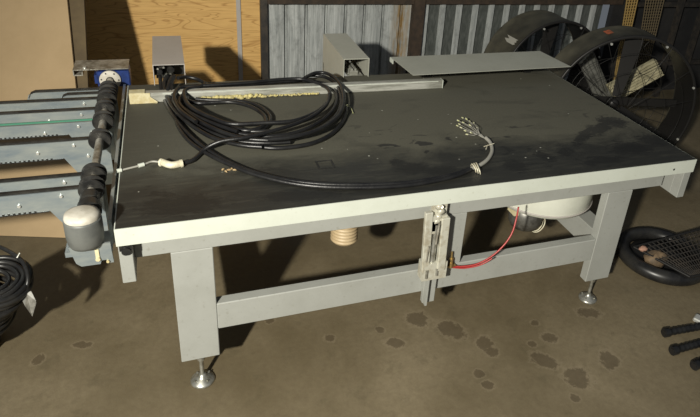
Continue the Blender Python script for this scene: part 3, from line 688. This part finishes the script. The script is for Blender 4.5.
# dark rack with mesh panels right of the cladding
def meshpanel(name, tl, tr, bl2, br2, Y, mt, label, nx, nz, r=.004, ext=2.2):
    A_, B_, C_, D_ = on(*tl, Y=Y), on(*tr, Y=Y), on(*bl2, Y=Y), on(*br2, Y=Y)
    dn = (C_-A_); dn2 = (D_-B_); kk = A_.z/(A_.z-C_.z); C_ = A_+dn*kk; D_ = B_+dn2*(B_.z/(B_.z-D_.z))
    A_ = A_-dn*.6; B_ = B_-dn2*.6
    mb_ = MB()
    for i in range(nx+1):
        s_ = i/nx; mb_.tube([A_.lerp(B_, s_), C_.lerp(D_, s_)], r, 5)
    for i in range(nz+1):
        s_ = i/nz; mb_.tube([A_.lerp(C_, s_)+Vector((0, r, 0)), B_.lerp(D_, s_)+Vector((0, r, 0))], r, 5)
    mb_.v = [(v[0], v[1], max(v[2], .002)) for v in mb_.v]
    o = mb_.build(name, mt); tag(o, label, 'mesh panel'); return o
meshpanel('mesh_panel', (627, 0), (637.5, 0), (622.5, 28), (631, 29), 2.72, m_mesh_y, 'narrow yellow mesh strip leaning on the dark wall beyond the fans', 4, 44, .0075)
meshpanel('mesh_panel', (646, 0), (664, 0), (641, 33), (656, 33), 2.72, m_mesh_g, 'wider dull brown mesh panel leaning on the dark wall beyond the fans', 7, 44, .0055)
rk = empty('storage_rack', (5.2, 2.78, 0)); tag(rk, 'black steel rack standing in the dark corner behind the fans', 'rack')
for x_ in (-.62, -.30, .02, .34, 1.2): MB().box((x_, 0, 0), (x_+.05, .05, 1.9)).build('upright', m_darkpost, rk)
MB().box((-.62, .051, 1.0), (1.25, .09, 1.05)).box((-.62, .051, .35), (1.25, .09, .4)).build('crossbar', m_darkpost, rk)

# ------------------------------------------------------------------ floor things at the right
ty = empty('rubber_ring', (3.03, .275, 0)); tag(ty, 'glossy black rubber ring lying on the floor right of the table', 'tyre')
MB().tube([(.24*math.cos(2*PI*i/64), .24*math.sin(2*PI*i/64), .044) for i in range(64)], .043, 16, True).build('ring', m_tyre, ty)
MB().lathe([(.001, .012), (.15, .012), (.195, .03), (.195, .0), (.001, .0)], 40).build('disc', m_fandark, ty)
gr = empty('wire_grate', (0, 0, 0)); tag(gr, 'dark wire grate resting on the black rubber ring', 'grate')
g0, g1, g2, g3 = on(634, 247, z=.11), on(712, 226, z=.17), on(716, 272, z=.11), on(690, 277, z=.10)
gb = MB()
for i in range(19):
    s_ = i/18; gb.tube([g0.lerp(g1, s_), g3.lerp(g2, s_)], .004, 5)
for i in range(10):
    s_ = i/9; gb.tube([g0.lerp(g3, s_)+Vector((0, 0, .004)), g1.lerp(g2, s_)+Vector((0, 0, .004))], .004, 5)
gb.build('wire_mesh', m_darkpost, gr)
fm = MB()
for a_, b_ in ((g0, g1), (g1, g2), (g2, g3), (g3, g0)): fm.tube([a_, b_], .008, 8)
fm.build('edge_frame', m_fandark, gr)
def lump(name, c, r, sc, mt, label, cat, seed):
    random.seed(seed); V = []; n = 12; rows = 7
    mbx = MB(); Vv = [(0, 0, r)]
    for i in range(1, rows):
        th = PI*i/rows
        for k in range(n): q_ = r*random.uniform(.75, 1.15); Vv.append((q_*math.sin(th)*math.cos(2*PI*k/n), q_*math.sin(th)*math.sin(2*PI*k/n), q_*math.cos(th)))
    Vv.append((0, 0, -r)); Fs = [(0, 1+k, 1+(k+1) % n) for k in range(n)]
    for i in range(rows-2):
        for k in range(n): Fs.append((1+i*n+k, 1+(i+1)*n+k, 1+(i+1)*n+(k+1) % n, 1+i*n+(k+1) % n))
    e_ = len(Vv)-1; Fs += [(e_, 1+(rows-2)*n+(k+1) % n, 1+(rows-2)*n+k) for k in range(n)]
    o = mbx.add(Vv, Fs, True, Matrix.Translation(c) @ Matrix.Diagonal((*sc, 1))).build(name, mt); tag(o, label, cat); return o
p = on(655, 262, z=.05); lump('metal_lump', (p.x, p.y, .075), .075, (1.1, .8, .75), m_rust, 'dull brown lump sitting inside the black rubber ring', 'scrap', 3)
p = on(643, 249, z=.13); lump('cloth_scrap', (p.x, p.y, .132), .028, (1.2, .8, .6), m_pink, 'small pinkish cloth scrap on the corner of the wire grate', 'rag', 5)
# black hose ends at the lower right
for k, (a_, b_, lb) in enumerate((((664, 333), (715, 324), 'black ribbed hose end lying on the floor, nearest the white tag'), ((672, 351), (716, 339), 'black ribbed hose end lying on the floor, middle of the three'), ((694, 366), (722, 350), 'black ribbed hose end lying on the floor, lowest of the three'))):
    A_, B_ = on(*a_, z=.026), on(*b_, z=.026); h_ = empty('hose_end', tuple(A_)); tag(h_, lb, 'hose', 'black hose ends at the right edge')
    d = (B_-A_).normalized(); mb_ = MB(); P = [A_+d*i*.006 for i in range(int((B_-A_).length/.006))]
    mb_.tube([q_-A_ for q_ in P], [(.024 if i < 6 else .019+.0012*math.sin(i*1.3)) for i in range(len(P))], 16); mb_.build('hose_body', m_cable, h_)
    mb_ = MB().tube([-d*.003, -d*.0005], .015, 16); mb_.build('open_mouth', m_fandark, h_)
A_ = on(700, 318, z=.03); tg = MB().box((-.02, -.03, -.012), (.04, .03, .012), Matrix.Translation((A_.x, A_.y, .0125)) @ Matrix.Rotation(.5, 4, 'Z'), bev=.006).build('white_block', m_bolt)
tag(tg, 'small white plastic block lying above the black hose ends', 'block')

# ------------------------------------------------------------------ cable heap at the lower left
hc = on(2, 281, z=.42); hp_ = empty('hose_coil', (hc.x-.03, hc.y, 0)); off = Vector(hp_.location)
tag(hp_, 'tall heap of glossy black hose coiled on the floor at the lower left edge', 'hose coil')
tilt = Matrix.Rotation(.18, 4, 'X') @ Matrix.Rotation(.15, 4, 'Y')
turns = [(.125, .43, .011), (.105, .435, .010), (.085, .43, .010), (.062, .425, .009), (.14, .41, .012)]
z_ = .385
while z_ > .02: turns.append((.135+.012*math.sin(z_*40), z_, .013)); z_ -= .026
for k, (r, z_, rr) in enumerate(turns):
    cen = Vector((random.uniform(-.006, .006)-.24*(1-z_/.43), random.uniform(-.006, .006)+.14*(1-z_/.43), z_))
    P = [cen + (tilt @ Vector((r*math.cos(2*PI*i/40)*(1+.03*math.sin(3*i/40*2*PI+k)), r*math.sin(2*PI*i/40), .005*math.sin(2*i/40*2*PI+k)))) for i in range(40)]
    for q_ in P: q_.z = max(q_.z, .016)
    MB().tube(P, rr, 10, True).build('hose_turn', m_tyre, hp_)
P = [on(0, 247, z=.47), on(10, 252, z=.47), on(20, 259, z=.465), on(26, 268, z=.45), on(28, 280, z=.42), on(25, 292, z=.38)]
MB().tube([q_-off for q_ in catmull(P, 5)], .009, 10).build('hose_turn', m_tyre, hp_)
MB().tube([on(17, 258, z=.475)-off, on(20, 253, z=.49)-off], .005, 8).build('zinc_clip', m_zinc, hp_)
p0, p1, p2, p3, p4 = on(19, 294, z=.37), on(31, 291, z=.385), on(36, 301, z=.35), on(32, 315, z=.28), on(25, 305, z=.34)
fo = MB(); nrm = Vector((0, 0, -.008))
Vv = [p0, p1, p2, p3, p4, (p0+p2)/2+Vector((0, 0, .02))]
Fs = [(0, 1, 5), (1, 2, 5), (2, 3, 5), (3, 4, 5), (4, 0, 5)]; V2 = [v+nrm for v in Vv]
fo.add(Vv, Fs).add(V2, [f[::-1] for f in Fs])
fo.build('foil_flap', m_foil); tag(bpy.data.objects['foil_flap'], 'crumpled grey foil flap hanging off the side of the hose coil', 'foil')
